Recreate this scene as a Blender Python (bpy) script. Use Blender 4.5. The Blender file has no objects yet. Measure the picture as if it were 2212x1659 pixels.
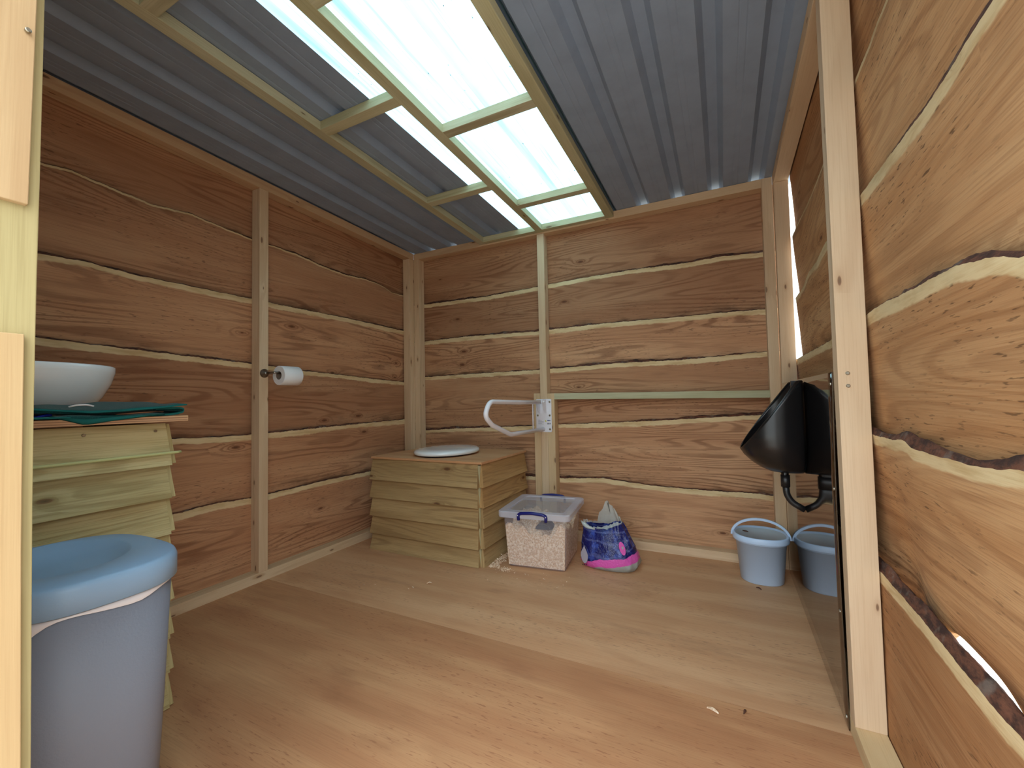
import bpy, bmesh, math, random
import numpy as np
from mathutils import Vector, Matrix
random.seed(7)
scene = bpy.context.scene
C = scene.collection
PI = math.pi
# ---------------------------------------------------------------- camera
YAW, PITCH, ROLL, FPX = 0.46259297, 0.03811768, -0.02015547, 913.65
CAM = Vector((2.07736, -2.52608, 0.87384))
_f = Vector((-math.sin(YAW)*math.cos(PITCH), math.cos(YAW)*math.cos(PITCH), math.sin(PITCH)))
_r = Vector((math.cos(YAW), math.sin(YAW), 0)); _u = _r.cross(_f)
_r2 = _r*math.cos(ROLL)+_u*math.sin(ROLL); _u2 = -_r*math.sin(ROLL)+_u*math.cos(ROLL)
cd = bpy.data.cameras.new('camera'); cam = bpy.data.objects.new('camera', cd); C.objects.link(cam)
cd.sensor_width = 36; cd.lens = FPX*36/2212; cd.clip_start = 0.02; cd.clip_end = 200
M = Matrix.Identity(4)
for i in range(3):
    M[i][0] = _r2[i]; M[i][1] = _u2[i]; M[i][2] = -_f[i]; M[i][3] = CAM[i]
cam.matrix_world = M
scene.camera = cam
# ---------------------------------------------------------------- world / light / exposure
w = bpy.data.worlds.new('overcast_sky'); scene.world = w; w.use_nodes = True
nt = w.node_tree; nt.nodes.clear()
wo = nt.nodes.new('ShaderNodeOutputWorld'); bg = nt.nodes.new('ShaderNodeBackground')
bg.inputs[0].default_value = (0.86, 0.95, 1.0, 1)
_tc = nt.nodes.new('ShaderNodeTexCoord'); _sp = nt.nodes.new('ShaderNodeSeparateXYZ'); nt.links.new(_tc.outputs['Generated'], _sp.inputs[0])
_mr = nt.nodes.new('ShaderNodeMapRange'); _mr.inputs[1].default_value = -.05; _mr.inputs[2].default_value = .8; _mr.inputs[3].default_value = .9; _mr.inputs[4].default_value = 4.2
nt.links.new(_sp.outputs[2], _mr.inputs[0]); nt.links.new(_mr.outputs[0], bg.inputs[1])
nt.links.new(bg.outputs[0], wo.inputs[0])
def portal(name, loc, rot, sx, sy):
    l = bpy.data.lights.new(name, 'AREA'); l.shape = 'RECTANGLE'; l.size = sx; l.size_y = sy
    l.cycles.is_portal = True
    o = bpy.data.objects.new(name, l); C.objects.link(o); o.location = loc; o.rotation_euler = rot
portal('door_portal', (1.85, -2.42, 1.05), (PI/2, 0, 0), 1.1, 2.1)
scene.view_settings.view_transform = 'Standard'; scene.view_settings.look = 'None'
scene.view_settings.exposure = 0.95; scene.view_settings.gamma = 1; scene.view_settings.use_curve_mapping = False
scene.cycles.max_bounces = 14; scene.cycles.diffuse_bounces = 8; scene.cycles.transparent_max_bounces = 16
scene.cycles.sample_clamp_indirect = 6
# ---------------------------------------------------------------- material helpers
def srgb(r, g, b):
    f = lambda c: (c/255/12.92 if c/255 <= .04045 else ((c/255+.055)/1.055)**2.4)
    return (f(r), f(g), f(b), 1)
class NT:
    def __init__(s, name):
        s.m = bpy.data.materials.new(name); s.m.use_nodes = True; s.t = s.m.node_tree
        s.b = s.t.nodes['Principled BSDF']; s.out = s.t.nodes['Material Output']
    def n(s, typ, **k):
        o = s.t.nodes.new(typ)
        for a, v in k.items(): setattr(o, a, v)
        return o
    def l(s, a, b): s.t.links.new(a, b)
    def inp(s, sock, v):
        if isinstance(v, bpy.types.NodeSocket): s.l(v, sock)
        else: sock.default_value = v
    def math(s, op, a, b=0.0, c=None, clamp=False):
        o = s.n('ShaderNodeMath', operation=op, use_clamp=clamp); s.inp(o.inputs[0], a); s.inp(o.inputs[1], b)
        if c is not None: s.inp(o.inputs[2], c)
        return o.outputs[0]
    def noise(s, vec, scale=1.0, detail=3, rough=.5):
        o = s.n('ShaderNodeTexNoise'); s.l(vec, o.inputs['Vector']); o.inputs['Scale'].default_value = scale
        o.inputs['Detail'].default_value = detail; o.inputs['Roughness'].default_value = rough
        return o.outputs['Fac']
    def mapv(s, vec, sc, loc=(0,0,0)):
        o = s.n('ShaderNodeMapping'); s.l(vec, o.inputs[0]); o.inputs['Scale'].default_value = sc; o.inputs['Location'].default_value = loc
        return o.outputs[0]
    def step(s, v, lo, hi, a=0.0, b=1.0):
        o = s.n('ShaderNodeMapRange', interpolation_type='SMOOTHSTEP'); s.inp(o.inputs[0], v)
        o.inputs[1].default_value = lo; o.inputs[2].default_value = hi; o.inputs[3].default_value = a; o.inputs[4].default_value = b
        return o.outputs[0]
    def mix(s, f, a, b, mode='MIX'):
        o = s.n('ShaderNodeMix', data_type='RGBA', blend_type=mode); s.inp(o.inputs[0], f)
        s.inp(o.inputs[6], a); s.inp(o.inputs[7], b); return o.outputs[2]
def wood(name, base, line, light, ring=9.0, linestr=.55, spots=0.0, knots=.0, rough=.75, edge=False, fib=.18, mould=(60,45,35), stain=0.0, bump=.25, u_s=.45, v_s=5.0, sapw=.023, kscale=(3.6, 9.5)):
    t = NT(name)
    uv = t.n('ShaderNodeUVMap', uv_map='UVMap').outputs[0]
    sep = t.n('ShaderNodeSeparateXYZ'); t.l(uv, sep.inputs[0])
    # knots: sparse cells
    kv = t.mapv(uv, (kscale[0], kscale[1], 1))
    vo = t.n('ShaderNodeTexVoronoi', voronoi_dimensions='2D'); t.l(kv, vo.inputs['Vector']); vo.inputs['Scale'].default_value = 1.0
    kd = vo.outputs['Distance']
    ks = t.n('ShaderNodeSeparateColor'); t.l(vo.outputs['Color'], ks.inputs[0])
    kon = t.math('GREATER_THAN', knots, ks.outputs[0])
    krad = t.math('MULTIPLY', t.math('ADD', t.math('MULTIPLY', ks.outputs[1], .05), .035), kon)
    kwarp = t.math('MULTIPLY', t.math('MULTIPLY', t.math('EXPONENT', t.math('MULTIPLY', kd, -7.0)), kon), .35)
    low = t.noise(t.mapv(uv, (u_s, v_s, 1)), 1.0, 2.0, .45)
    wob = t.noise(t.mapv(uv, (3.0, 22.0, 1)), 1.0, 3.0, .55)
    val = t.math('ADD', t.math('MULTIPLY', low, ring), t.math('MULTIPLY', wob, .8))
    val = t.math('ADD', val, t.math('MULTIPLY', kwarp, ring*.5))
    sn = t.math('SINE', t.math('MULTIPLY', val, 2*PI))
    lines = t.step(sn, -.1, 1.0)
    fib1 = t.noise(t.mapv(uv, (6, 260, 1)), 1.0, 2.0, .6)
    blot = t.noise(t.mapv(uv, (2.0, 7, 1)), 1.0, 4.0, .6)
    lt = t.step(t.noise(t.mapv(uv, (1.0, 9, 1)), 1.0, 3, .5), .35, .7)
    col = t.mix(lt, base, light)
    bt = t.noise(t.mapv(uv, (.06, .13, 1)), 1.0, 0, .5)
    col = t.mix(t.step(bt, .3, .7), col, t.mix(.5, col, line)) if edge else col
    brk = t.step(t.noise(t.mapv(uv, (1.3, 4, 3)), 1.0, 2, .5), .3, .62)
    col = t.mix(t.math('MULTIPLY', t.math('MULTIPLY', lines, brk), linestr), col, line)
    fm = t.math('MULTIPLY', t.step(fib1, .42, .75), fib*2.2)
    col = t.mix(fm, col, line)
    if stain > 0:
        st = t.step(blot, .55, .78)
        col = t.mix(t.math('MULTIPLY', st, stain), col, srgb(*mould))
    if spots > 0:
        sp = t.noise(t.mapv(uv, (28, 170, 1)), 1.0, 2, .5)
        spm = t.math('MULTIPLY', t.step(sp, .60, .68), t.step(t.noise(t.mapv(uv, (1.7, 4.5, 1), (3,7,0)), 1.0, 3, .6), .44, .60))
        col = t.mix(t.math('MULTIPLY', spm, spots), col, srgb(*mould))
    kc = t.math('MULTIPLY', t.step(t.math('SUBTRACT', krad, kd), -.012, .02), kon)
    halo = t.math('MULTIPLY', t.step(t.math('SUBTRACT', t.math('MULTIPLY', krad, 2.6), kd), -.03, .12), kon)
    col = t.mix(t.math('MULTIPLY', halo, .4), col, line)
    kin = t.step(t.math('SUBTRACT', t.math('MULTIPLY', krad, .5), kd), -.01, .012)
    col = t.mix(t.math('MULTIPLY', kc, .7), col, t.mix(kin, srgb(104, 60, 36), srgb(70, 38, 24)))
    if edge:
        ev = t.n('ShaderNodeUVMap', uv_map='edge').outputs[0]
        es = t.n('ShaderNodeSeparateXYZ'); t.l(ev, es.inputs[0])
        en = t.noise(t.mapv(uv, (7, 40, 1)), 1.0, 3, .6)
        en2 = t.noise(t.mapv(uv, (1.5, 1, 1)), 1.0, 1, .5)
        d = t.math('ADD', es.outputs[0], t.math('MULTIPLY', t.math('SUBTRACT', en, .5), .012))
        d = t.math('ADD', d, t.math('MULTIPLY', t.math('SUBTRACT', en2, .5), .028))
        sap = t.step(d, sapw, sapw+.006, 1.0, 0.0)
        col = t.mix(t.math('MULTIPLY', sap, .92), col, t.mix(t.step(en, .4, .7), srgb(228,202,156), srgb(206,174,126)))
        md = t.noise(t.mapv(uv, (5, 14, 1)), 1.0, 4, .65)
        mm = t.math('MULTIPLY', t.step(es.outputs[1], 0.0, .07, 1, 0), t.step(md, .42, .66))
        ml = t.step(t.noise(t.mapv(uv, (.7, .7, 1)), 1.0, 1, .5), .3, .6)
        col = t.mix(t.math('MULTIPLY', t.math('MULTIPLY', mm, ml), .7), col, srgb(58,44,32))
    # tint per object
    oi = t.n('ShaderNodeObjectInfo')
    col = t.mix(1.0, col, oi.outputs['Color'], 'MULTIPLY')
    t.l(col, t.b.inputs['Base Color']); t.b.inputs['Roughness'].default_value = rough
    t.b.inputs['Specular IOR Level'].default_value = .25
    bp = t.n('ShaderNodeBump'); bp.inputs['Strength'].default_value = bump; bp.inputs['Distance'].default_value = .002
    t.l(t.math('ADD', t.math('MULTIPLY', lines, -.4), fib1), bp.inputs['Height']); t.l(bp.outputs[0], t.b.inputs['Normal'])
    return t.m
def plain(name, col, rough=.5, metal=0.0, noise=0.0, nscale=30, spec=.5, bump=0.0, trans=0.0, alpha=1.0, sheen=0.0, coat=0.0):
    t = NT(name)
    c = col
    tc = t.n('ShaderNodeTexCoord').outputs['Object']
    nz = t.noise(tc, nscale, 4, .6)
    c = t.mix(t.math('MULTIPLY', t.step(nz, .35, .75), noise), col, tuple(x*.55 for x in col[:3])+(1,)) if noise else col
    t.inp(t.b.inputs['Base Color'], c)
    t.b.inputs['Roughness'].default_value = rough; t.b.inputs['Metallic'].default_value = metal
    t.b.inputs['Specular IOR Level'].default_value = spec
    t.b.inputs['Transmission Weight'].default_value = trans; t.b.inputs['Alpha'].default_value = alpha
    t.b.inputs['Sheen Weight'].default_value = sheen; t.b.inputs['Coat Weight'].default_value = coat
    if bump:
        bp = t.n('ShaderNodeBump'); bp.inputs['Strength'].default_value = bump; bp.inputs['Distance'].default_value = .002
        t.l(nz, bp.inputs['Height']); t.l(bp.outputs[0], t.b.inputs['Normal'])
    return t.m
MAT = {}
MAT['cladding'] = wood('larch_cladding', srgb(196,146,108), srgb(122,78,52), srgb(214,168,128), ring=24, linestr=.6, spots=.55, knots=.12, edge=True, stain=.3, fib=.16, mould=(80,52,38))
MAT['cladding_near'] = wood('larch_cladding_near_door', srgb(194,144,98), srgb(140,92,56), srgb(210,166,120), ring=20, linestr=.42, spots=.7, knots=.07, edge=True, stain=.22, mould=(70,46,30), bump=.5, v_s=4)
def bark_mat():
    t = NT('bark'); tc = t.n('ShaderNodeTexCoord').outputs['Object']
    a = t.noise(t.mapv(tc, (25, 25, 60)), 1.0, 4, .7); b = t.noise(tc, 16, 3, .6)
    c = t.mix(t.step(a, .35, .65), srgb(58,34,26), srgb(112,68,48))
    c = t.mix(t.math('MULTIPLY', t.step(b, .55, .68), .7), c, srgb(118,104,94))
    t.l(c, t.b.inputs['Base Color']); t.b.inputs['Roughness'].default_value = .95
    bp = t.n('ShaderNodeBump'); bp.inputs['Strength'].default_value = 1; bp.inputs['Distance'].default_value = .004
    t.l(a, bp.inputs['Height']); t.l(bp.outputs[0], t.b.inputs['Normal']); return t.m
MAT['bark'] = bark_mat()
MAT['pine'] = wood('pine_framing', srgb(212,182,146), srgb(182,144,108), srgb(222,196,162), ring=5, linestr=.35, knots=.34, fib=.1, bump=.1, v_s=9, kscale=(5, 15))
MAT['treated'] = wood('treated_pine', srgb(186,178,142), srgb(140,126,90), srgb(204,198,166), ring=5, linestr=.35, knots=.25, fib=.12, bump=.1, v_s=9, kscale=(4, 15))
MAT['featherboard'] = wood('treated_featheredge_board', srgb(170,140,98), srgb(112,82,52), srgb(190,162,118), ring=18, linestr=.4, knots=.2, fib=.16, stain=.25, mould=(96,72,46), bump=.4, v_s=6)
MAT['featherpale'] = wood('pale_treated_featheredge_board', srgb(186,172,124), srgb(138,118,72), srgb(206,196,152), ring=16, linestr=.4, knots=.2, fib=.2, stain=.35, mould=(120,92,60), bump=.6, v_s=6)
MAT['ply_near'] = wood('floor_plywood_red', srgb(184,132,94), srgb(140,92,62), srgb(200,152,110), ring=5, linestr=.22, spots=.6, knots=.0, fib=.12, stain=.45, mould=(140,88,62), rough=.55, bump=.05, u_s=.9, v_s=2.5)
MAT['ply_far'] = wood('floor_plywood_tan', srgb(204,156,116), srgb(166,116,80), srgb(214,170,130), ring=5, linestr=.22, spots=.6, knots=.0, fib=.12, stain=.45, mould=(140,104,78), rough=.55, bump=.05, u_s=.9, v_s=2.5)
MAT['ply_top'] = wood('plywood_panel', srgb(204,156,114), srgb(170,120,82), srgb(214,172,132), ring=3, linestr=.2, fib=.12, bump=.05)
MAT['ply_edge'] = wood('plywood_edge', srgb(196,160,130), srgb(120,84,60), srgb(220,190,160), ring=1, linestr=.2, fib=.3, bump=.1)
MAT['metal'] = plain('grey_coated_steel_sheet', srgb(142,156,176), .45, metal=.0, noise=.25, nscale=9, spec=.4)
MAT['steel'] = plain('brushed_steel', srgb(150,145,140), .3, metal=1.0)
MAT['screw'] = plain('zinc_screw', srgb(170,165,150), .35, metal=1.0)
MAT['white_paint'] = plain('white_powder_coat', srgb(236,234,240), .25, coat=.3)
MAT['ceramic'] = plain('white_ceramic', srgb(236,240,242), .12, coat=.5)
MAT['paper'] = plain('white_paper', srgb(240,240,242), .9, bump=.1, nscale=80)
MAT['card'] = plain('cardboard_core', srgb(120,100,85), .9)
MAT['bluewhite'] = plain('pale_blue_white_plastic', srgb(196,220,250), .35)
MAT['bucketlid'] = plain('translucent_lid_plastic', srgb(176,190,200), .4, noise=.15, nscale=14)
MAT['bin_body'] = plain('grey_textured_plastic', srgb(132,138,152), .55, bump=.25, nscale=220)
MAT['bin_lid'] = plain('blue_grey_plastic', srgb(140,170,200), .4, bump=.08, nscale=220)
MAT['liner'] = plain('white_bin_liner', srgb(232,224,224), .3)
MAT['black'] = plain('glossy_black_plastic', srgb(26,25,26), .27, noise=.2, nscale=15)
MAT['rubber'] = plain('black_hose_plastic', srgb(28,28,30), .4)
MAT['navy'] = plain('navy_blue_plastic', srgb(20,26,110), .35)
MAT['darkgrey'] = plain('dark_grey_plastic', srgb(44,48,56), .5)
MAT['green_towel'] = plain('dark_green_terry', srgb(16,72,70), .95, noise=.5, nscale=260, bump=1.0, sheen=.2, spec=.1)
MAT['towel_hem'] = plain('green_woven_hem', srgb(34,102,98), .85, noise=.15, nscale=90, spec=.1)
MAT['blue_cloth'] = plain('royal_blue_cloth', srgb(28,34,130), .95, noise=.3, nscale=160, bump=.5, spec=.1)
MAT['cord'] = plain('pale_green_cord', srgb(196,198,138), .6)
MAT['dark'] = plain('painted_seat_shadow', srgb(30,28,28), .8)  # near-black colour paints the shadow gap under the toilet seat lid
MAT['gravel'] = plain('pale_gravel', srgb(176,172,164), .95, noise=.4, nscale=14)
MAT['grass'] = plain('grass', srgb(110,126,76), .95, noise=.5, nscale=8)
def skylight_mat():
    t = NT('translucent_corrugated_plastic')
    tc = t.n('ShaderNodeTexCoord').outputs['Object']
    st = t.noise(t.mapv(tc, (38, 1.1, 1)), 1.0, 4, .6)
    bl = t.noise(t.mapv(tc, (5, 1.5, 1)), 1.0, 4, .6)
    sp = t.noise(t.mapv(tc, (70, 45, 1)), 1.0, 2, .5)
    spm = t.math('MULTIPLY', t.step(sp, .70, .76), t.step(t.noise(tc, 7, 2, .5), .5, .62))
    c = t.mix(t.step(st, .45, .8), srgb(226,250,255), srgb(186,214,226))
    c = t.mix(t.math('MULTIPLY', t.step(bl, .55, .8), .35), c, srgb(168,188,190))
    c = t.mix(spm, c, srgb(60,70,70))
    tr = t.n('ShaderNodeBsdfTranslucent'); t.l(c, tr.inputs[0])
    df = t.n('ShaderNodeBsdfTransparent'); t.l(c, df.inputs[0]); c = t.mix(1.0, c, (.56,.56,.56,1), 'MULTIPLY'); t.l(c, tr.inputs[0])
    mx = t.n('ShaderNodeMixShader'); mx.inputs[0].default_value = .18; t.l(tr.outputs[0], mx.inputs[1]); t.l(df.outputs[0], mx.inputs[2])
    t.l(mx.outputs[0], t.out.inputs[0]); return t.m
MAT['skylight'] = skylight_mat()
def mirror_mat():
    t = NT('polished_steel_panel')
    tc = t.n('ShaderNodeTexCoord').outputs['Object']
    nz = t.noise(t.mapv(tc, (1, 60, 6)), 1.0, 4, .7)
    sm = t.noise(t.mapv(tc, (1, 4, 3)), 1.0, 3, .6)
    t.l(t.mix(t.step(sm, .4, .7), srgb(132,126,122), srgb(118,112,108)), t.b.inputs['Base Color'])
    t.b.inputs['Metallic'].default_value = 1.0
    t.l(t.step(nz, .5, .9, .045, .14), t.b.inputs['Roughness']); return t.m
MAT['mirror'] = mirror_mat()
def clear_mat(name, col, alpha, rough=.15):
    t = NT(name)
    tr = t.n('ShaderNodeBsdfTransparent'); tr.inputs[0].default_value = (1,1,1,1)
    t.b.inputs['Base Color'].default_value = col; t.b.inputs['Roughness'].default_value = rough
    mx = t.n('ShaderNodeMixShader'); mx.inputs[0].default_value = alpha
    t.l(tr.outputs[0], mx.inputs[1]); t.l(t.b.outputs[0], mx.inputs[2]); t.l(mx.outputs[0], t.out.inputs[0]); return t.m
MAT['clear'] = clear_mat('clear_storage_plastic', srgb(215,215,230), .11)
MAT['clear_lid'] = clear_mat('frosted_lid_plastic', srgb(222,224,240), .5, .3)
MAT['clear_panel'] = clear_mat('clear_lid_panel', srgb(215,215,222), .28)
MAT['clear_bag'] = clear_mat('clear_bag_film', srgb(214,222,218), .55, .2)
def shavings_mat():
    t = NT('wood_shavings'); tc = t.n('ShaderNodeTexCoord').outputs['Object']
    a = t.noise(tc, 95, 3, .6); b = t.noise(tc, 160, 2, .5)
    c = t.mix(t.step(a, .4, .65), srgb(224,188,154), srgb(252,232,206))
    c = t.mix(t.math('MULTIPLY', t.step(b, .6, .68), .55), c, srgb(140,100,72))
    t.l(c, t.b.inputs['Base Color']); t.b.inputs['Roughness'].default_value = .9
    bp = t.n('ShaderNodeBump'); bp.inputs['Strength'].default_value = 1; bp.inputs['Distance'].default_value = .006
    t.l(a, bp.inputs['Height']); t.l(bp.outputs[0], t.b.inputs['Normal']); return t.m
MAT['shavings'] = shavings_mat()
# ---------------------------------------------------------------- geometry helpers
def finish(name, bm, mat, parent=None, smooth=False, tint=None, bevel=0, keepn=False):
    me = bpy.data.meshes.new(name)
    if not keepn: bmesh.ops.recalc_face_normals(bm, faces=bm.faces)
    bm.to_mesh(me); bm.free()
    for m in (mat if isinstance(mat, (list, tuple)) else [mat]): me.materials.append(MAT[m])
    if smooth:
        for p in me.polygons: p.use_smooth = True
    o = bpy.data.objects.new(name, me); C.objects.link(o)
    if parent is not None: o.parent = parent
    if tint is not None: o.color = (*tint, 1) if len(tint) == 3 else tint
    else: o.color = (1, 1, 1, 1)
    if bevel:
        b = o.modifiers.new('bevel', 'BEVEL'); b.width = bevel; b.segments = 2; b.limit_method = 'ANGLE'
    return o
def empty(name, loc=(0,0,0), rz=0):
    o = bpy.data.objects.new(name, None); o.location = loc; o.rotation_euler = (0,0,rz); o.empty_display_size = .05; C.objects.link(o); return o
def tag(o, label, cat, group=None, kind=None):
    o['label'] = label; o['category'] = cat
    if group: o['group'] = group
    if kind: o['kind'] = kind
    return o
def struct(o): o['kind'] = 'structure'; return o
def hexa(bm, pts, L=None, seed=None, mi=0):
    """pts: 8 corners, bottom ring 0-3, top ring 4-7. L: axis index of grain. Adds UVs along the grain."""
    uvl = bm.loops.layers.uv.get('UVMap') or bm.loops.layers.uv.new('UVMap')
    v = [bm.verts.new(p) for p in pts]
    ext = [max(p[i] for p in pts)-min(p[i] for p in pts) for i in range(3)]
    if L is None: L = ext.index(max(ext))
    ru, rv = random.uniform(0, 50), random.uniform(0, 50)
    for k, q in enumerate([(0,3,2,1),(4,5,6,7),(0,1,5,4),(1,2,6,5),(2,3,7,6),(3,0,4,7)]):
        f = bm.faces.new([v[i] for i in q]); f.material_index = mi
        n = (Vector(pts[q[1]])-Vector(pts[q[0]])).cross(Vector(pts[q[2]])-Vector(pts[q[1]]))
        na = max(range(3), key=lambda i: abs(n[i]))
        oth = [i for i in range(3) if i != L and i != na]
        vax = oth[0] if oth else (L+1) % 3
        uax = L if na != L else [i for i in range(3) if i not in (na, vax)][0]
        for lp in f.loops:
            co = lp.vert.co; lp[uvl].uv = (co[uax]+ru, co[vax]+rv+k*.37)
    return v
def box(bm, x0, x1, y0, y1, z0, z1, L=None, mi=0, shz=None):
    """axis box; shz(y) optional z shift for slopes along y"""
    s = shz or (lambda y: 0)
    return hexa(bm, [(x0,y0,z0+s(y0)),(x1,y0,z0+s(y0)),(x1,y1,z0+s(y1)),(x0,y1,z0+s(y1)),
                     (x0,y0,z1+s(y0)),(x1,y0,z1+s(y0)),(x1,y1,z1+s(y1)),(x0,y1,z1+s(y1))], L, mi=mi)
def stick(name, x0, x1, y0, y1, z0, z1, mat='pine', parent=None, tint=None, L=None, shz=None, bev=.0015):
    bm = bmesh.new(); box(bm, x0, x1, y0, y1, z0, z1, L, shz=shz)
    if tint is None:
        k = random.uniform(.93, 1.04); tint = (k, k*random.uniform(.985,1.01), k*random.uniform(.96,1.02))
    return finish(name, bm, mat, parent, tint=tint, bevel=bev)
def sweep(bm, pts, rad, seg=12, caps=True, squash=None, mi=0):
    """round tube along points"""
    pts = [Vector(p) for p in pts]; n = len(pts)
    rads = rad if isinstance(rad, (list, tuple)) else [rad]*n
    rings = []; nrm = None
    for i, p in enumerate(pts):
        t = (pts[min(i+1, n-1)]-pts[max(i-1, 0)]).normalized()
        if nrm is None:
            a = Vector((0,0,1)) if abs(t.z) < .9 else Vector((1,0,0)); nrm = t.cross(a).normalized()
        else: nrm = (nrm-t*nrm.dot(t)).normalized()
        b = t.cross(nrm)
        rings.append([bm.verts.new(p+(nrm*math.cos(2*PI*k/seg)+b*math.sin(2*PI*k/seg))*rads[i]) for k in range(seg)])
    for i in range(n-1):
        for k in range(seg):
            f = bm.faces.new((rings[i][k], rings[i][(k+1) % seg], rings[i+1][(k+1) % seg], rings[i+1][k])); f.material_index = mi
    if caps:
        for r in (rings[0][::-1], rings[-1]): bm.faces.new(r).material_index = mi
    return rings
def fillet(pts, r, n=6):
    out = [Vector(pts[0])]
    for i in range(1, len(pts)-1):
        a, p, b = Vector(pts[i-1]), Vector(pts[i]), Vector(pts[i+1])
        da, db = (a-p), (b-p); rr = min(r, da.length*.45, db.length*.45)
        s, e = p+da.normalized()*rr, p+db.normalized()*rr
        for k in range(n+1):
            t = k/n; out.append(s*(1-t)**2+p*2*t*(1-t)+e*t*t)
    out.append(Vector(pts[-1])); return out
def rings_mesh(bm, rings, cap0=True, cap1=True, mi=0):
    R = [[bm.verts.new(p) for p in r] for r in rings]; n = len(R[0])
    for a, b in zip(R[:-1], R[1:]):
        for k in range(n):
            bm.faces.new((a[k], a[(k+1) % n], b[(k+1) % n], b[k])).material_index = mi
    if cap0: bm.faces.new(R[0][::-1]).material_index = mi
    if cap1: bm.faces.new(R[-1]).material_index = mi
    return R
def superell(cx, cy, z, a, b, p=2.5, n=48, rot=0):
    out = []
    for k in range(n):
        t = 2*PI*k/n; c, s = math.cos(t), math.sin(t)
        x = a*math.copysign(abs(c)**(2/p), c); y = b*math.copysign(abs(s)**(2/p), s)
        out.append((cx+x*math.cos(rot)-y*math.sin(rot), cy+x*math.sin(rot)+y*math.cos(rot), z))
    return out
def disc_screw(name, loc, axis, r, parent, mat='screw'):
    bm = bmesh.new(); a = Vector(axis)
    sweep(bm, [Vector(loc)-a*.002, Vector(loc)+a*.0012, Vector(loc)+a*.002], [r, r, r*.75], 12)
    up = Vector((0,0,1)) if abs(a.z) < .5 else Vector((1,0,0)); b = a.cross(up)
    o = finish(name, bm, mat, parent, smooth=False); return o
W = 2.341; D = 0.063; S = -.0253
roofz = lambda y: S*y
# ---------------------------------------------------------------- waney-edged walls
def interp(pts, s, flat=True):
    X = [p[0] for p in pts]; Y = [p[1] for p in pts]
    return float(np.mean(np.interp([s-.02, s-.01, s, s+.01, s+.02], X, Y)))
def jag(s, seed, amp):
    return amp*(math.sin(s*61+seed*7)*.5+math.sin(s*143+seed*3.1)*.3+math.sin(s*317+seed)*.3)
L1=[(-1.95,1.752),(-1.865,1.762),(-1.809,1.753),(-1.71,1.743),(-1.617,1.734),(-1.484,1.752),(-1.354,1.74),(-1.205,1.729),(-1.106,1.73),(-0.928,1.726),(-0.768,1.706),(-0.6,1.699),(-0.423,1.713),(-0.28,1.707),(-0.168,1.677),(0.01,1.684)]
L2=[(-1.952,1.422),(-1.835,1.43),(-1.677,1.418),(-1.512,1.419),(-1.204,1.417),(-0.635,1.419),(-0.337,1.417),(0.016,1.41)]
L3=[(-1.951,1.127),(-1.817,1.118),(-1.635,1.108),(-1.413,1.096),(-1.203,1.086),(-1.105,1.081),(-0.903,1.065),(-0.582,1.051),(-0.341,1.037),(0.009,1.023)]
L4=[(-1.538,0.736),(-1.379,0.728),(-1.201,0.726),(-1.104,0.726),(-0.762,0.734),(0.005,0.747)]
L5=[(-1.529,0.41),(-1.377,0.419),(-1.2,0.408),(-1.104,0.41),(-0.92,0.413),(-0.763,0.418),(-0.394,0.415)]
B1=[(0.054,1.62),(0.574,1.612),(0.988,1.627),(1.073,1.631),(1.313,1.641),(1.624,1.645),(1.905,1.636),(2.078,1.644),(2.297,1.632)]
B2=[(0.049,1.335),(0.428,1.342),(0.987,1.328),(1.071,1.332),(1.411,1.337),(1.805,1.332),(2.067,1.332),(2.294,1.327)]
B3=[(0.045,1.063),(0.563,1.069),(0.988,1.071),(1.067,1.073),(1.508,1.086),(1.887,1.084),(2.293,1.103)]
B4=[(0.048,0.658),(0.35,0.676),(0.948,0.7),(1.118,0.71),(1.728,0.737),(2.068,0.759),(2.273,0.77)]
B5=[(0.88,0.362),(0.94,0.366),(1.113,0.365),(1.393,0.383),(1.555,0.369),(1.716,0.357),(2.053,0.352),(2.191,0.356),(2.29,0.348)]
R1=[(-1.418,1.685),(-1.356,1.686),(-1.304,1.681),(-1.193,1.678),(-0.757,1.649),(-0.6,1.645),(-0.458,1.643),(-0.239,1.648)]
R2=[(-1.771,1.379),(-1.722,1.377),(-1.665,1.372),(-1.583,1.366),(-1.465,1.368),(-1.329,1.371),(-1.193,1.375),(-0.752,1.389),(-0.613,1.367),(-0.44,1.371),(-0.292,1.343)]
R3=[(-1.799,1.033),(-1.742,1.051),(-1.698,1.059),(-1.642,1.067),(-1.588,1.069),(-1.518,1.069),(-1.433,1.071),(-1.353,1.074),(-1.295,1.077),(-1.186,1.072),(-0.758,1.053),(-0.052,1.046)]
R4=[(-1.772,0.771),(-1.748,0.777),(-1.73,0.767),(-1.667,0.762),(-1.503,0.761),(-1.415,0.763),(-1.381,0.778),(-1.365,.774),(-1.318,0.77),(-1.19,0.77)]
R5=[(-1.735,0.425),(-1.695,0.423),(-1.614,0.425),(-1.512,0.429),(-1.413,0.432),(-1.287,0.433),(-1.183,0.435)]
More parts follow.
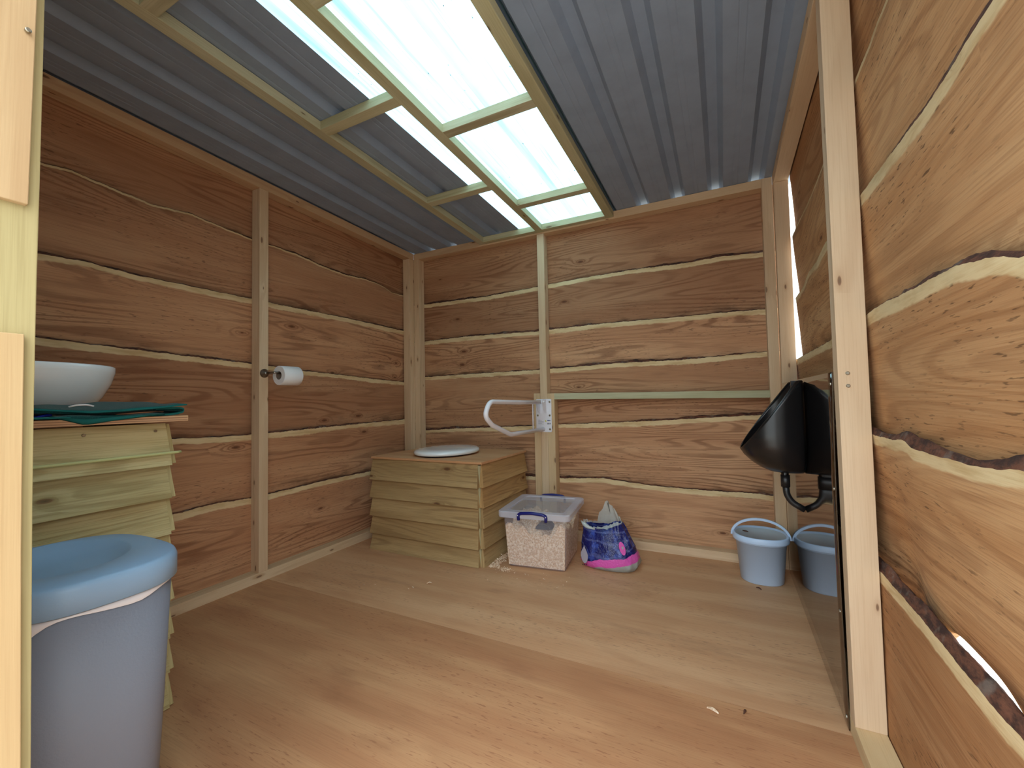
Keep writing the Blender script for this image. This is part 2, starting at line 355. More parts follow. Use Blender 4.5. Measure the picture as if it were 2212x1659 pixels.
def waney_wall(name, curves, s0, s1, P, mat, top=lambda s: 2.0, seed=1, barkw=.011, bark_fn=None, gapfn=None, curl=None, endcut=None, jamp=.0022, ds=.010, sap={}):
    """P(s, z, n) -> world; n positive towards the room"""
    bm = bmesh.new(); uvl = bm.loops.layers.uv.new('UVMap'); evl = bm.loops.layers.uv.new('edge')
    nb = len(curves)+1
    for i in range(nb):
        ru, rv = random.uniform(0, 60), random.uniform(0, 60)
        a0 = s0; a1 = s1
        if endcut: a0, a1 = endcut(i, s0, s1)
        N = int((a1-a0)/ds)
        cols = []
        for k in range(N+1):
            s = a0+(a1-a0)*k/N
            last = i == nb-1
            zt = top(s) if last else interp(curves[i], s)+jag(s, seed+i*5, jamp)
            if i == 0: zb = .0; 
            else:
                zb = interp(curves[i-1], s)-.03
                g = gapfn(i, s) if gapfn else None
                if g is not None: zb = g
            h = zt-zb; col = []
            bw = 0 if last else max(.003, barkw*(.75+.55*math.sin(s*3.3+i*2.1+seed)+.25*math.sin(s*23+i)+.15*math.sin(s*71)))
            if bark_fn and not last:
                q = bark_fn(i, s)
                if q is not None: bw = q
            NR = 8
            for r in range(NR+1):
                t = r/NR; z = zb+h*t; n = -.022*(1-t) if i > 0 else 0
                n += .0012*math.sin(s*9+i*3+t*4)
                if curl: n += curl(i, s, t)
                col.append((s, z, n, (zt-z)*sap.get(i, 1), z-interp(curves[i-1], s) if i > 0 else .5))
            th = .019
            c0 = curl(i, s, 1) if curl else 0
            col.append((s, zt+bw, -.003-bw*.25+c0, -.01))
            col.append((s, zt+bw*.6, -th-.0+c0, -.02))
            c1 = curl(i, s, 0) if curl else 0
            col.append((s, zb+.002, (-.022 if i > 0 else 0)-th+c1, .3))
            cols.append(col)
        cols = [[q if len(q) == 5 else q+(.5,) for q in col] for col in cols]
        V = [[bm.verts.new(P(q[0], q[1], q[2])) for q in col] for col in cols]
        m = len(V[0])
        for k in range(N):
            for r in range(m):
                r2 = (r+1) % m
                f = bm.faces.new((V[k][r], V[k+1][r], V[k+1][r2], V[k][r2]))
                f.material_index = 1 if r in (8, 9) else 0
                f.smooth = True
                for lp in f.loops:
                    kk = k if lp.vert in V[k] else k+1; rr = V[kk].index(lp.vert)
                    a, b, c, d, e = cols[kk][rr]
                    lp[uvl].uv = (a+ru, b+rv); lp[evl].uv = (d if not (i == nb-1) else .3, e)
        for k in (0, N):
            f = bm.faces.new(V[k] if k else V[k][::-1])
            for lp in f.loops: lp[uvl].uv = (ru, lp.vert.co.z+rv); lp[evl].uv = (.3, .5)
    o = finish(name, bm, [mat, 'bark']); return struct(o)
wall_left = waney_wall('wall_left', [L5,L4,L3,L2,L1], -2.31, .12, lambda s, z, n: (-D+n, s, z), 'cladding', top=lambda s: 1.985+roofz(s), seed=2, barkw=.007, sap={4: 3.2, 2: 1.1, 1: .9})
wall_left.color = (.95, .90, .88, 1)
wall_back = waney_wall('wall_back', [B5,B4,B3,B2,B1], -.08, 2.40, lambda s, z, n: (s, D-n, z), 'cladding', top=lambda s: 1.985, seed=5, barkw=.011)
def rgap(i, s):
    if i == 1: return interp(R5, s)-.03-.08*math.exp(-((s+1.22)/.16)**2)+.057*math.exp(-((s+1.575)/.14)**4)
def rbark(i, s):
    if i == 0: return .023+.003*math.sin(s*30)+.002*math.sin(s*71)
    if i == 1: return .016+.007*math.sin(s*17+1)
    if i == 3: return .003+.014*max(0, min(1, (-s-1.25)/.35))+.003*math.sin(s*25)
    if i == 2: return (.009+.003*math.sin(s*40)) if s < -1.4 else .003
    return .0035
def rcurl(i, s, t):
    if i == 1:
        k = math.exp(-((s+1.22)/.13)**2)*(1-t)
        return -.05*k
    return 0
def rend(i, s0, s1):
    return s0, {1: .1, 2: .1, 3: -.085, 4: -.075, 5: -.06}.get(i, .1)
wall_right = waney_wall('wall_right', [R5,R4,R3,R2,R1], -2.34, .1, lambda s, z, n: (W+D+.003-n, s, z), 'cladding_near', top=lambda s: 1.985+roofz(s), seed=9, gapfn=rgap, bark_fn=rbark, curl=rcurl, endcut=rend, jamp=.0015, sap={4: 3, 3: 1.1, 2: 1.0})
# framing: parts of the walls
stick('sole_plate', -D, 0, -2.31, 0, 0, .047, parent=wall_left, L=1)
stick('top_plate', -D, 0, -2.31, .0, 1.953, 2.0, parent=wall_left, L=1, shz=roofz, tint=(.9,.82,.76))
stick('stud', -D, 0, -1.197, -1.150, .047, 1.953+.029, parent=wall_left, L=2)
stick('stud', -D, 0, -.049, 0, .047, 1.953, parent=wall_left, L=2)
stick('stud', -D, 0, -2.31, -2.263, .047, 2.0, parent=wall_left, L=2)
stick('sole_plate', 0, W, 0, D, 0, .047, parent=wall_back, L=0)
stick('top_plate', 0, 2.292, 0, D, 1.953, 2.0, parent=wall_back, L=0, tint=(.93,.86,.8))
stick('stud', 0.0, .047, 0, D, .047, 1.953, parent=wall_back, L=2)
stick('stud', 1.020, 1.067, 0, D, .047, 1.953, parent=wall_back, L=2)
stick('stud', 2.292, 2.3402, -.001, D, .047, 2.0, parent=wall_back, L=2)
stick('noggin', .974, 1.019, -.001, D, .047, .914, parent=wall_back, L=2, tint=(1.0,1.0,.93))
stick('noggin', 1.068, 1.116, -.001, D, .047, .912, parent=wall_back, L=2, tint=(1.0,1.0,.93))
bm = bmesh.new(); hexa(bm, [(1.117,-.004,.873),(2.292,-.004,.860),(2.292,.058,.860),(1.117,.058,.873),(1.117,-.004,.911),(2.292,-.004,.898),(2.292,.058,.898),(1.117,.058,.911)], 0)
finish('rail_timber', bm, 'treated', wall_back, tint=(.92,.96,.95), bevel=.0015)
stick('sole_plate', W, W+D, -2.34, .0, 0, .046, parent=wall_right, L=1, mat='pine', tint=(.97,.97,.86))
stick('top_plate', W, W+D, -2.34, 0, 1.945, 2.0, parent=wall_right, L=1, shz=roofz)
stick('stud', W, W+D, -.05, 0, .046, 1.945, parent=wall_right, L=2)
post = stick('stud', W, W+D, -1.187, -1.140, .046, 1.953+.02, parent=wall_right, L=2, tint=(.97,.98,1.02))
for z in (.925, .893): disc_screw('screw', (W+.02, -1.188, z), (0,-1,0), .0045, wall_right)
# ---------------------------------------------------------------- floor
bm = bmesh.new()
box(bm, -.12, 2.44, -1.150, .12, -.018, 0, L=0, mi=1)
box(bm, -.12, 2.44, -2.36, -1.153, -.018, .0008, L=0, mi=0)
floor = struct(finish('floor', bm, ['ply_near', 'ply_far']))
# ground outside
bm = bmesh.new(); box(bm, -14, 16, -16, 12, -.45, -.35, L=0)
g = struct(finish('ground_outside', bm, 'gravel'))
# ---------------------------------------------------------------- roof
def rib_profile(x0, x1, pitch=.191, c0=1.887, lift=0):
    pts = []
    ks = range(int((x0-c0)/pitch)-1, int((x1-c0)/pitch)+2)
    for k in ks:
        c = c0+k*pitch
        pts += [(c-.038, 0), (c-.018, .028), (c+.018, .028), (c+.038, 0), (c+.080, 0), (c+.084,.0012), (c+.088, 0), (c+.103, 0), (c+.107,.0012), (c+.111, 0)]
    pts = [(x, z+lift) for x, z in pts if x0 < x < x1]
    return [(x0, lift)]+pts+[(x1, lift)]
def sheet(bm, prof, y0, y1, th=.0012, mi=0, zoff=2.0015):
    ny = 8
    for side in (0, 1):
        V = [[bm.verts.new((x, y0+(y1-y0)*j/ny, zoff+z+roofz(y0+(y1-y0)*j/ny)+side*th)) for x, z in prof] for j in range(ny+1)]
        for j in range(ny):
            for i in range(len(prof)-1):
                q = (V[j][i], V[j][i+1], V[j+1][i+1], V[j+1][i])
                bm.faces.new(q if side else q[::-1]).material_index = mi
bm = bmesh.new()
sheet(bm, rib_profile(-.16, .905), -2.75, .17); sheet(bm, rib_profile(1.50, 2.56), -2.75, .17)
ceiling = struct(finish('ceiling', bm, 'metal', keepn=True))
bm = bmesh.new(); sheet(bm, rib_profile(.885, 1.53, lift=.0025), -2.75, .17)
for v in list(bm.verts): pass
window = finish('window_1', bm, 'skylight', keepn=True); struct(window)
def raf(name, x0, x1, y0, y1, z0=1.963, z1=2.0, L=1, mat='treated', tint=None):
    return stick(name, x0, x1, y0, y1, z0, z1, mat=mat, parent=ceiling, L=L, shz=roofz, tint=tint)
raf('rafter', .590, .637, -2.31, -.001); raf('rafter', 1.026, 1.072, -2.31, -.001, mat='treated'); raf('rafter', 1.478, 1.524, -2.31, -.001)
for x0, x1, y0 in ((.637, 1.026, -1.352), (.637, 1.026, -.654), (1.072, 1.478, -1.11), (1.072, 1.478, -.396), (1.072, 1.478, -1.76),
                   (.637, 1.026, -1.955)):
    raf('noggin', x0, x1, y0, y0+.045, L=0)
raf('blocking', .637, 1.026, -.036, -.001, L=0); raf('blocking', 1.072, 1.478, -.036, -.001, L=0)
# ---------------------------------------------------------------- front wall and doorway
bm = bmesh.new()
for k in range(8):
    z0 = k*.255; zb = z0-.02 if k else 0
    hexa(bm, [(-.06,-2.331,zb),(1.27,-2.331,zb),(1.27,-2.313,zb),(-.06,-2.313,zb),(-.06,-2.331,z0+.255),(1.27,-2.331,z0+.255),(1.27,-2.313,z0+.255),(-.06,-2.313,z0+.255)], 0)
wall_front = struct(finish('wall_front', bm, 'cladding_near'))
# door jamb: slightly bowed board with two stop battens on its outer face
JY = -2.332
def jx(z): return float(np.interp(z, [0,.477,.74,.87,.975,1.115,1.37,2.1], [1.385,1.368,1.356,1.353,1.352,1.355,1.358,1.362]))
def bowed(name, dx0, dx1, y0, y1, z0, z1, mat, parent, tint, xf=jx):
    bm = bmesh.new(); n = 16; uvl = bm.loops.layers.uv.new('UVMap'); ru = random.uniform(0, 9)
    R = []
    for k in range(n+1):
        z = z0+(z1-z0)*k/n; x = xf(z)
        R.append([(x+dx0,y0,z),(x+dx1,y0,z),(x+dx1,y1,z),(x+dx0,y1,z)])
    rings_mesh(bm, R)
    for f in bm.faces:
        nn = f.normal; f.normal_update()
        for lp in f.loops:
            co = lp.vert.co; lp[uvl].uv = (co.z+ru, (co.y if abs(f.normal.x) > .5 else co.x)+ru*3)
    return finish(name, bm, mat, parent, tint=tint, bevel=.001)
trim = bowed('trim_1', -.03, 0, JY-.14, JY, 0, 2.04, 'treated', None, (.90,.81,.64)); struct(trim)
sx1 = lambda z: float(np.interp(z,[0,.481,.745,.96,1.11,1.36,2.04],[1.399,1.381,1.366,1.361,1.363,1.376,1.40]))
bowed('door_stop', -.013, 0, JY-.14, JY-.011, 1.112, 2.04, 'pine', trim, (.80,.76,.66), xf=sx1)
bowed('door_stop', -.013, 0, JY-.14, JY-.011, 0, .961, 'pine', trim, (.77,.72,.58), xf=sx1)
disc_screw('screw', (1.377, JY-.018, 1.31), (1,0,0), .0028, trim)
# ---------------------------------------------------------------- washstand
ws = tag(empty('washstand', (.3, -2.06, 0)), 'washstand clad in pale green-treated overlapping boards with plywood counter, in left corner behind bin', 'washstand')
def wpart(o, t): 
    o.parent = t; o.matrix_parent_inverse = Matrix.Translation(-Vector(t.location)) if t.rotation_euler[2] == 0 else t_inv(t); return o
def t_inv(t): return (Matrix.Translation(t.location) @ Matrix.Rotation(t.rotation_euler[2], 4, 'Z')).inverted()
FX = .605; YE = -1.853
wpart(stick('frame', .03, FX-.03, -2.29, YE-.02, .0, .81, mat='featherpale', L=2), ws)
zs = [.822, .668, .515, .365, .215, .06]
zt = .826
tops = [.826, .722, .622, .522, .422, .322, .222, .122]; bots = [.702, .603, .503, .403, .303, .203, .103, .0]
for k in range(8):
    t0, b0 = tops[k], bots[k]
    sl = .012*math.sin(k*2.1)
    bm = bmesh.new()
    hexa(bm, [(FX-.022,-2.295,b0),(FX+.006,-2.295,b0),(FX+.006,YE+.004,b0+sl*.3),(FX-.022,YE+.004,b0+sl*.3),
              (FX-.028,-2.295,t0),(FX-.018,-2.295,t0),(FX-.018,YE-.004,t0),(FX-.028,YE-.004,t0)], 1)
    kk = random.uniform(.93,1.05)
    wpart(finish('cladding_board', bm, 'featherpale', tint=(kk,kk,kk*.98), bevel=.001), ws)
    bm = bmesh.new()
    b1 = b0+.004
    hexa(bm, [(.02,YE,b1),(FX-.004,YE,b1),(FX-.004,YE+.018,b1),(.02,YE+.018,b1),(.02,YE-.002,t0-.002),(FX-.02,YE-.002,t0-.002),(FX-.02,YE+.006,t0-.002),(.02,YE+.006,t0-.002)], 0)
    wpart(finish('cladding_board', bm, 'featherpale', tint=(kk,kk*.99,kk*.95), bevel=.001), ws)
bm = bmesh.new(); box(bm, 0.0, .640, -2.295, -1.823, .8315, .848, L=1)
ct = wpart(finish('countertop', bm, 'ply_top', bevel=.001), ws)
for z0, z1 in ((.8345,.8375),(.8405,.8435)):
    bm = bmesh.new(); box(bm, .6395, .6404, -2.29, -1.825, z0, z1, L=1)
    o = finish('ply_layer', bm, 'ply_edge', tint=(.72,.6,.52)); o.parent = ct
for y, z in ((-1.885,.805),(-2.04,.805),(-1.87,.715)):
    o = disc_screw('screw', (FX-.010, y, z), (1,0,0), .004, None); wpart(o, ws)
bm = bmesh.new(); sweep(bm, [(FX+.008,-2.29,.737),(FX+.008,-2.1,.737),(FX+.008,-1.95,.738),(FX+.009,-1.84,.739),(FX+.004,-1.828,.739)], .0042, 8)
wpart(finish('cord', bm, 'cord', smooth=True), ws)
# basin
bx, by = .325, -2.075
bas = tag(empty('vessel_basin', (bx, by, .848)), 'white ceramic round vessel basin on the washstand counter', 'basin')
bm = bmesh.new(); prof = [(.085,0),(.11,.004),(.135,.025),(.158,.06),(.177,.1),(.185,.132),(.186,.148),(.183,.151),(.179,.148),(.172,.12),(.15,.07),(.12,.03),(.06,.014),(.022,.013)]
rings_mesh(bm, [[(r*math.cos(2*PI*k/48)*(1.0), r*math.sin(2*PI*k/48), z) for k in range(48)] for r, z in prof])
finish('bowl', bm, 'ceramic', bas, smooth=True)
bm = bmesh.new(); sweep(bm, [(0,0,.008),(0,0,.016)], .022, 20); finish('drain', bm, 'steel', bas)
# towels: folded cloth slab with wavy layers
def cloth_layer(bm, outline, zf, th, nx=40, ny=8, mi=0):
    """outline(u,v)->(x,y); zf(u,v)->z"""
    T = [[None]*(ny+1) for _ in range(nx+1)]; B = [[None]*(ny+1) for _ in range(nx+1)]
    for i in range(nx+1):
        for j in range(ny+1):
            u, v = i/nx, j/ny; x, y = outline(u, v); z = zf(u, v)
            e = min(u, 1-u)*nx/2; e2 = min(v, 1-v)*ny/2; r = min(1, min(e, e2)); q = th*(.35+.65*r)
            T[i][j] = bm.verts.new((x, y, z+q/2)); B[i][j] = bm.verts.new((x, y, z-q/2))
    for i in range(nx):
        for j in range(ny):
            hem = 1 if (j >= ny-1 or (i < 3)) else 0
            bm.faces.new((T[i][j], T[i+1][j], T[i+1][j+1], T[i][j+1])).material_index = hem
            bm.faces.new((B[i][j], B[i][j+1], B[i+1][j+1], B[i+1][j])).material_index = hem
    for i in range(nx):
        for j in (0, ny):
            bm.faces.new((T[i][j], T[i+1][j], B[i+1][j], B[i][j])).material_index = 1
    for j in range(ny):
        for i in (0, nx):
            bm.faces.new((T[i][j], T[i][j+1], B[i][j+1], B[i][j])).material_index = 1
tw = tag(empty('hand_towel', (.55, -2.0, .848)), 'dark green terry hand towel crumpled flat over the counter edge of washstand', 'towel')
# lower fold: drapes over the edge in a point near y=-2.05
bm = bmesh.new()
def lo(u, v):
    y = -2.16+.325*u; x = .50+.146*v*(1-.25*u)+.012*math.sin(u*9)*v
    return x, y
def loz(u, v):
    drape = max(0, 1-abs((u-.36)/.32))
    return .853+.004*math.sin(u*14+v*3)*(1-v)-drape*.0*v
cloth_layer(bm, lo, loz, .008)
wpart(finish('lower_fold', bm, ['green_towel','towel_hem'], smooth=True), tw)
bm = bmesh.new()
def dr(u, v):   # hanging corner flap, a triangle folded over the edge
    y = -2.105+.20*u; return .6475+.002*math.sin(u*8), y
pts = []
n = 20
Tt = []; Bb = []
for k in range(n+1):
    u = k/n; y = -2.115+.23*u
    low = float(np.interp(u, [0,.27,.5,1], [.858,.835,.843,.856]))
    for lst, off in ((Tt, 0), (Bb, 1)): pass
    col = []
    for j in range(7):
        v = j/6
        if v < .4: x = .60+(.6445-.60)*(v/.4); z = .8555+.003*math.sin(u*9)
        else:
            q = (v-.4)/.6; x = .6455+.0015*math.sin(q*3+u*7); z = .8555*(1-q)+low*q
        col.append((x, y, z))
    Tt.append(col)
A = [[bm.verts.new(p) for p in c] for c in Tt]; Bv = [[bm.verts.new((p[0]-.0035, p[1], p[2]-.003)) for p in c] for c in Tt]
for i in range(n):
    for j in range(6):
        mi = 1 if j >= 4 else 0
        bm.faces.new((A[i][j],A[i+1][j],A[i+1][j+1],A[i][j+1])).material_index = mi
        bm.faces.new((Bv[i][j],Bv[i][j+1],Bv[i+1][j+1],Bv[i+1][j])).material_index = mi
    for j in (0, 6): bm.faces.new((A[i][j],A[i+1][j],Bv[i+1][j],Bv[i][j])).material_index = 1
for i in (0, n):
    for j in range(6): bm.faces.new((A[i][j],A[i][j+1],Bv[i][j+1],Bv[i][j])).material_index = 1
wpart(finish('hanging_corner', bm, ['green_towel','towel_hem'], smooth=True), tw)
bm = bmesh.new()
def up(u, v):
    y = -2.19+.365*u; x = .47+.165*v*(1-.06*math.sin(u*6))
    return x, y
def upz(u, v):
    edge = float(np.interp(u, [0,.12,.3,.42,.6,.85,1], [.879,.874,.868,.863,.866,.874,.880]))
    back = float(np.interp(u, [0,.15,.45,.62,.8,.93,1], [.896,.884,.884,.892,.890,.886,.881]))
    return back*(1-v)+edge*v+.0025*math.sin(u*23+v*5)*math.sin(v*PI)
cloth_layer(bm, up, upz, .009, nx=60, ny=12)
wpart(finish('upper_fold', bm, ['green_towel','towel_hem'], smooth=True), tw)
bm = bmesh.new()
cloth_layer(bm, lambda u, v: (.48+.138*v+.006*math.sin(u*13), -2.15+.318*u), lambda u, v: .8665+.003*math.sin(u*8+v*2), .016, nx=40, ny=8)
wpart(finish('middle_fold', bm, ['green_towel','green_towel'], smooth=True), tw)
bm = bmesh.new()
pp = [(.632,-1.93,.853),(.634,-1.86,.855),(.634,-1.835,.860),(.632,-1.828,.868),(.630,-1.838,.874),(.630,-1.90,.872)]
R = []
for (x, y, z) in fillet(pp, .01, 4): R.append([(x,y,z),(x-.1,y,z),(x-.1,y,z-.005),(x,y,z-.005)])
rings_mesh(bm, R); wpart(finish('rolled_end', bm, 'towel_hem', smooth=False), tw)
bm = bmesh.new(); sweep(bm, fillet([(.615,-2.075,.879),(.622,-2.065,.883),(.624,-2.045,.884),(.62,-2.03,.880)], .01), .0022, 8)
wpart(finish('hanging_tag', bm, 'liner', smooth=True), tw)
bc = tag(empty('folded_cloth', (.58, -2.17, .848)), 'royal blue cloth tucked under the green towel on the counter', 'cloth')
bm = bmesh.new()
cloth_layer(bm, lambda u, v: (.50+.125*v+.006*math.sin(u*11), -2.27+.165*u), lambda u, v: .856+.004*math.sin(u*17+v*4)+.004*(1-u), .013, nx=24, ny=8)
wpart(finish('cloth_fold', bm, ['blue_cloth','blue_cloth'], smooth=True), bc)
# ---------------------------------------------------------------- bin
bn = tag(empty('waste_bin', (.865, -2.15, 0)), 'large oval grey plastic waste bin with pale blue-grey recessed lid, in left foreground', 'bin')
BZ = .572
def binring(z, a, b, cx=.888, cy=-2.150, p=2.8): return superell(cx, cy, z, a, b, p, 64)
def tm(pts, t): return [(x-t[0], y-t[1], z) for x, y, z in pts]
BT = (.865, -2.15)
bm = bmesh.new()
rings_mesh(bm, [tm(binring(z, a, b), BT) for z, a, b in ((0,.146,.112),(.004,.151,.117),(.27,.164,.129),(.515,.175,.137),(.515,.170,.132),(.27,.158,.123),(.012,.146,.112))])
finish('body', bm, 'bin_body', bn, smooth=True)
bm = bmesh.new()
R = [(z, a, b) for z, a, b in ((.520,.180,.142),(.522,.184,.146),(.560,.184,.146),(BZ-.004,.181,.143),(BZ,.175,.137))]
rr = [tm(binring(z, a, b), BT) for z, a, b in R]
# recessed oval
for z, a, b in ((BZ-.0005,.140,.116),(BZ-.002,.136,.113),(BZ-.014,.118,.100),(BZ-.027,.098,.084),(BZ-.031,.05,.045)):
    rr.append(tm(superell(.848, -2.166, z, a, b, 2.1, 64), BT))
rings_mesh(bm, rr, cap0=False)
finish('lid', bm, 'bin_lid', bn, smooth=True)
ln = tag(empty('bin_liner', (.865, -2.15, .5)), 'white plastic bin liner edge hanging out under the lid of grey bin', 'bag')
bm = bmesh.new(); pr = []
N = 64
base = binring(0, 1, 1)
R0, R1_, R2_ = [], [], []
for k in range(N):
    t = 2*PI*k/N
    hang = max(0, math.sin((t-PI*1.52)*1.4)) if PI*1.5 < t < PI*2.1 else 0
    h2 = .035*math.exp(-((t-(2*PI-.85))/.28)**2)+.012*math.exp(-(min(abs(t-.15), abs(t-.15-2*PI))/.25)**2)
    top = superell(.888,-2.150,.519,.1785,.1405,2.8,N)[k]; bot = superell(.888,-2.150,.519-.003-h2,.1775-.02*h2,.1395-.02*h2,2.8,N)[k]
    inn = superell(.888,-2.150,.5155,.166,.128,2.8,N)[k]; inn2 = superell(.888,-2.150,.44,.164,.126,2.8,N)[k]
    R0.append(inn2); R1_.append(inn); R2_.append(top); pr.append(bot)
rings_mesh(bm, [tm([(x,y,z-.5) for x,y,z in R], BT) for R in (R0, R1_, R2_, pr)], cap1=False)
o = finish('liner_bag', bm, 'liner', ln, smooth=True)
# ---------------------------------------------------------------- toilet box
tb = tag(empty('toilet_box', (.54, -.31, 0)), 'compost toilet box clad in green-brown overlapping boards with plywood top, in back left corner', 'toilet box')
x0, x1, y0, y1 = .150, .900, -.590, -.04
wpart(stick('frame', x0+.03, x1-.03, y0+.03, y1, .0, .53, mat='featherboard', L=2), tb)
nb_ = 5; hh = .532/nb_
for k in range(nb_):
    t0 = .535-k*hh; b0 = t0-hh-.014 if k < nb_-1 else .0
    kk = random.uniform(.9, 1.05); a, b = random.uniform(-.003,.003), random.uniform(-.004,.004)
    bm = bmesh.new()
    hexa(bm, [(x0-.004,y0-.022,b0+a),(x1+.006,y0-.022,b0+b),(x1+.006,y0+.008,b0+b),(x0-.004,y0+.008,b0+a),(x0,y0+.006,t0),(x1-.004,y0+.006,t0),(x1-.004,y0+.014,t0),(x0,y0+.014,t0)], 0)
    wpart(finish('cladding_board', bm, 'featherboard', tint=(kk,kk,kk*.95), bevel=.001), tb)
    kk = random.uniform(.92, 1.03); tn = (kk*1.1,kk*1.0,kk*.86) if k < 2 else (kk,kk,kk*.95)
    bm = bmesh.new()
    hexa(bm, [(x1+.006,y0+.000,b0),(x1+.032,y0+.000,b0),(x1+.032,y1+.01,b0-b),(x1+.006,y1+.01,b0-b),(x1+.004,y0+.022,t0),(x1+.010,y0+.022,t0),(x1+.010,y1+.01,t0),(x1+.004,y1+.01,t0)], 1)
    wpart(finish('cladding_board', bm, 'featherboard', tint=tn, bevel=.001), tb)
wpart(stick('corner_batten', x1-.003, x1+.006, y0+.003, y0+.02, 0, .53, mat='treated', L=2), tb)
bm = bmesh.new(); box(bm, x0-.004, x1+.026, y0-.006, y1+.012, .537, .549, L=0)
wpart(finish('top_panel', bm, 'ply_top', tint=(.98,.93,.88), bevel=.001), tb)
def seat_ring(z, a, b, n=56):
    out = []
    for k in range(n):
        t = 2*PI*k/n; c_, s_ = math.cos(t), math.sin(t); yy = -b*s_
        out.append((.528+a*c_*(1-.06*(yy > 0)*yy/b), -.335+yy, .549+z))
    return out
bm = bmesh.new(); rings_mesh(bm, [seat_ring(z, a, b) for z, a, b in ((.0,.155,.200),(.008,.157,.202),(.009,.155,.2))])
seat = wpart(finish('toilet_seat', bm, 'dark'), tb); seat['label'] = 'closed toilet seat, coloured dark for the shade under its white lid'
bm = bmesh.new(); rings_mesh(bm, [seat_ring(z, a, b) for z, a, b in ((.009,.180,.220),(.012,.190,.228),(.022,.192,.230),(.030,.188,.226),(.036,.174,.212),(.040,.13,.16),(.042,.06,.08))])
o = finish('seat_lid', bm, 'ceramic', smooth=True); o.parent = seat; o['label'] = 'glossy white toilet seat lid, closed'
# ---------------------------------------------------------------- storage tub
TX, TY, TR = 1.163, -.335, math.radians(6.5)
tub = tag(empty('storage_tub', (TX, TY, 0), TR), 'clear plastic storage tub with blue clip handles beside the toilet box', 'storage tub')
def rrect(a, b, r, z, n=6, cx=0, cy=0):
    out = []
    for q, (sx, sy) in enumerate(((1,1),(-1,1),(-1,-1),(1,-1))):
        for k in range(n+1):
            t = PI/2*q+PI/2*k/n; out.append((cx+sx*(a-r)+r*math.cos(t), cy+sy*(b-r)+r*math.sin(t), z))
    return out
bm = bmesh.new()
rings_mesh(bm, [rrect(a, b, r, z) for a, b, r, z in ((.150,.158,.02,.0),(.155,.163,.022,.006),(.172,.184,.022,.272),(.180,.192,.022,.274),(.180,.192,.022,.277),(.170,.182,.02,.277),(.153,.161,.02,.008))])
finish('body', bm, 'clear', tub, smooth=False)
bm = bmesh.new()
rings_mesh(bm, [rrect(a, b, r, z) for a, b, r, z in ((.182,.195,.024,.264),(.190,.205,.026,.264),(.192,.207,.026,.270),(.192,.207,.026,.292),(.188,.203,.026,.297),(.152,.168,.015,.297),(.150,.166,.015,.292)) ], cap0=False, cap1=False)
finish('lid', bm, 'clear_lid', tub)
bm = bmesh.new(); rings_mesh(bm, [rrect(.1505,.1665,.015,.290), rrect(.1505,.1665,.015,.2925)])
finish('lid_panel', bm, 'clear_panel', tub)
for sy in (-1, 1):
    bm = bmesh.new(); yy = sy*.212
    path = fillet([(-.072,yy,.258),(-.074,yy,.284),(-.060,yy+sy*.004,.294),(0,yy+sy*.006,.299),(.060,yy+sy*.004,.294),(.074,yy,.284),(.072,yy,.258)], .012)
    sweep(bm, path, .0082, 10)
    h = finish('handle', bm, 'navy', tub, smooth=True)
    for sx in (-1, 1):
        o = disc_screw('pivot', (sx*.074, yy+sy*.0085, .284), (0,sy,0), .0028, None, 'liner'); o.parent = h
sv = tag(empty('wood_shavings', (TX, TY, 0), TR), 'heap of pale wood shavings filling the clear storage tub', 'wood shavings', kind='stuff')
bm = bmesh.new()
def heap(x, y):
    return .205+.020*math.sin(x*23+1)*math.cos(y*17)+.012*math.sin(x*61+y*43)+.010*math.sin(x*97-y*71+2)-.035*math.exp(-((x+.07)/.04)**2-((y+.13)/.05)**2)+.022*math.exp(-((x-.0)/.06)**2-((y+.02)/.09)**2)-.022*math.exp(-((x-.055)/.045)**2-((y+.17)/.05)**2)+random.uniform(-.003,.003)
NX = 60
G = [[None]*(NX+1) for _ in range(NX+1)]; Bq = [[None]*(NX+1) for _ in range(NX+1)]
for i in range(NX+1):
    for j in range(NX+1):
        u, v = -1+2*i/NX, -1+2*j/NX; z = heap(u*.163, v*.172); k = .1525+(.1660-.1525)*z/.27; k2 = .1610+(.1775-.1610)*z/.27
        G[i][j] = bm.verts.new((u*(k-.003), v*(k2-.003), z)); 
for i in range(NX):
    for j in range(NX): bm.faces.new((G[i][j],G[i+1][j],G[i+1][j+1],G[i][j+1]))
per = [G[i][0] for i in range(NX+1)]+[G[NX][j] for j in range(1,NX+1)]+[G[i][NX] for i in range(NX-1,-1,-1)]+[G[0][j] for j in range(NX-1,0,-1)]
base_ = []
for v_ in per:
    k = .1525/.1660; base_.append(bm.verts.new((max(-.150,min(.150,v_.co.x*.955)), max(-.158,min(.158,v_.co.y*.95)), .009)))
n = len(per)
for k in range(n): bm.faces.new((per[k], base_[k], base_[(k+1)%n], per[(k+1)%n]))
bm.faces.new(base_)
finish('shavings', bm, 'shavings', sv, smooth=False)['kind'] = 'stuff'
sc = tag(empty('scoop', (TX+.058, TY-.128, .205), TR), 'dark grey plastic scoop half buried in the wood shavings of tub', 'scoop')
bm = bmesh.new()
R = []
for k in range(9):
    t = PI*k/8; R.append([(.042*math.cos(t), y, .032*math.sin(t)) for y in (-.03, .05)]+[(.039*math.cos(t), y, .029*math.sin(t)) for y in (.05, -.03)])
rings_mesh(bm, R); bm.faces.new([bm.verts.new((.038*math.cos(PI*k/8), -.029, .028*math.sin(PI*k/8))) for k in range(9)]); finish('cup', bm, 'darkgrey', sc, smooth=False)
bm = bmesh.new(); sweep(bm, [(0,.05,.02),(0,.10,.012)], .008, 10); finish('handle', bm, 'darkgrey', sc, smooth=True)
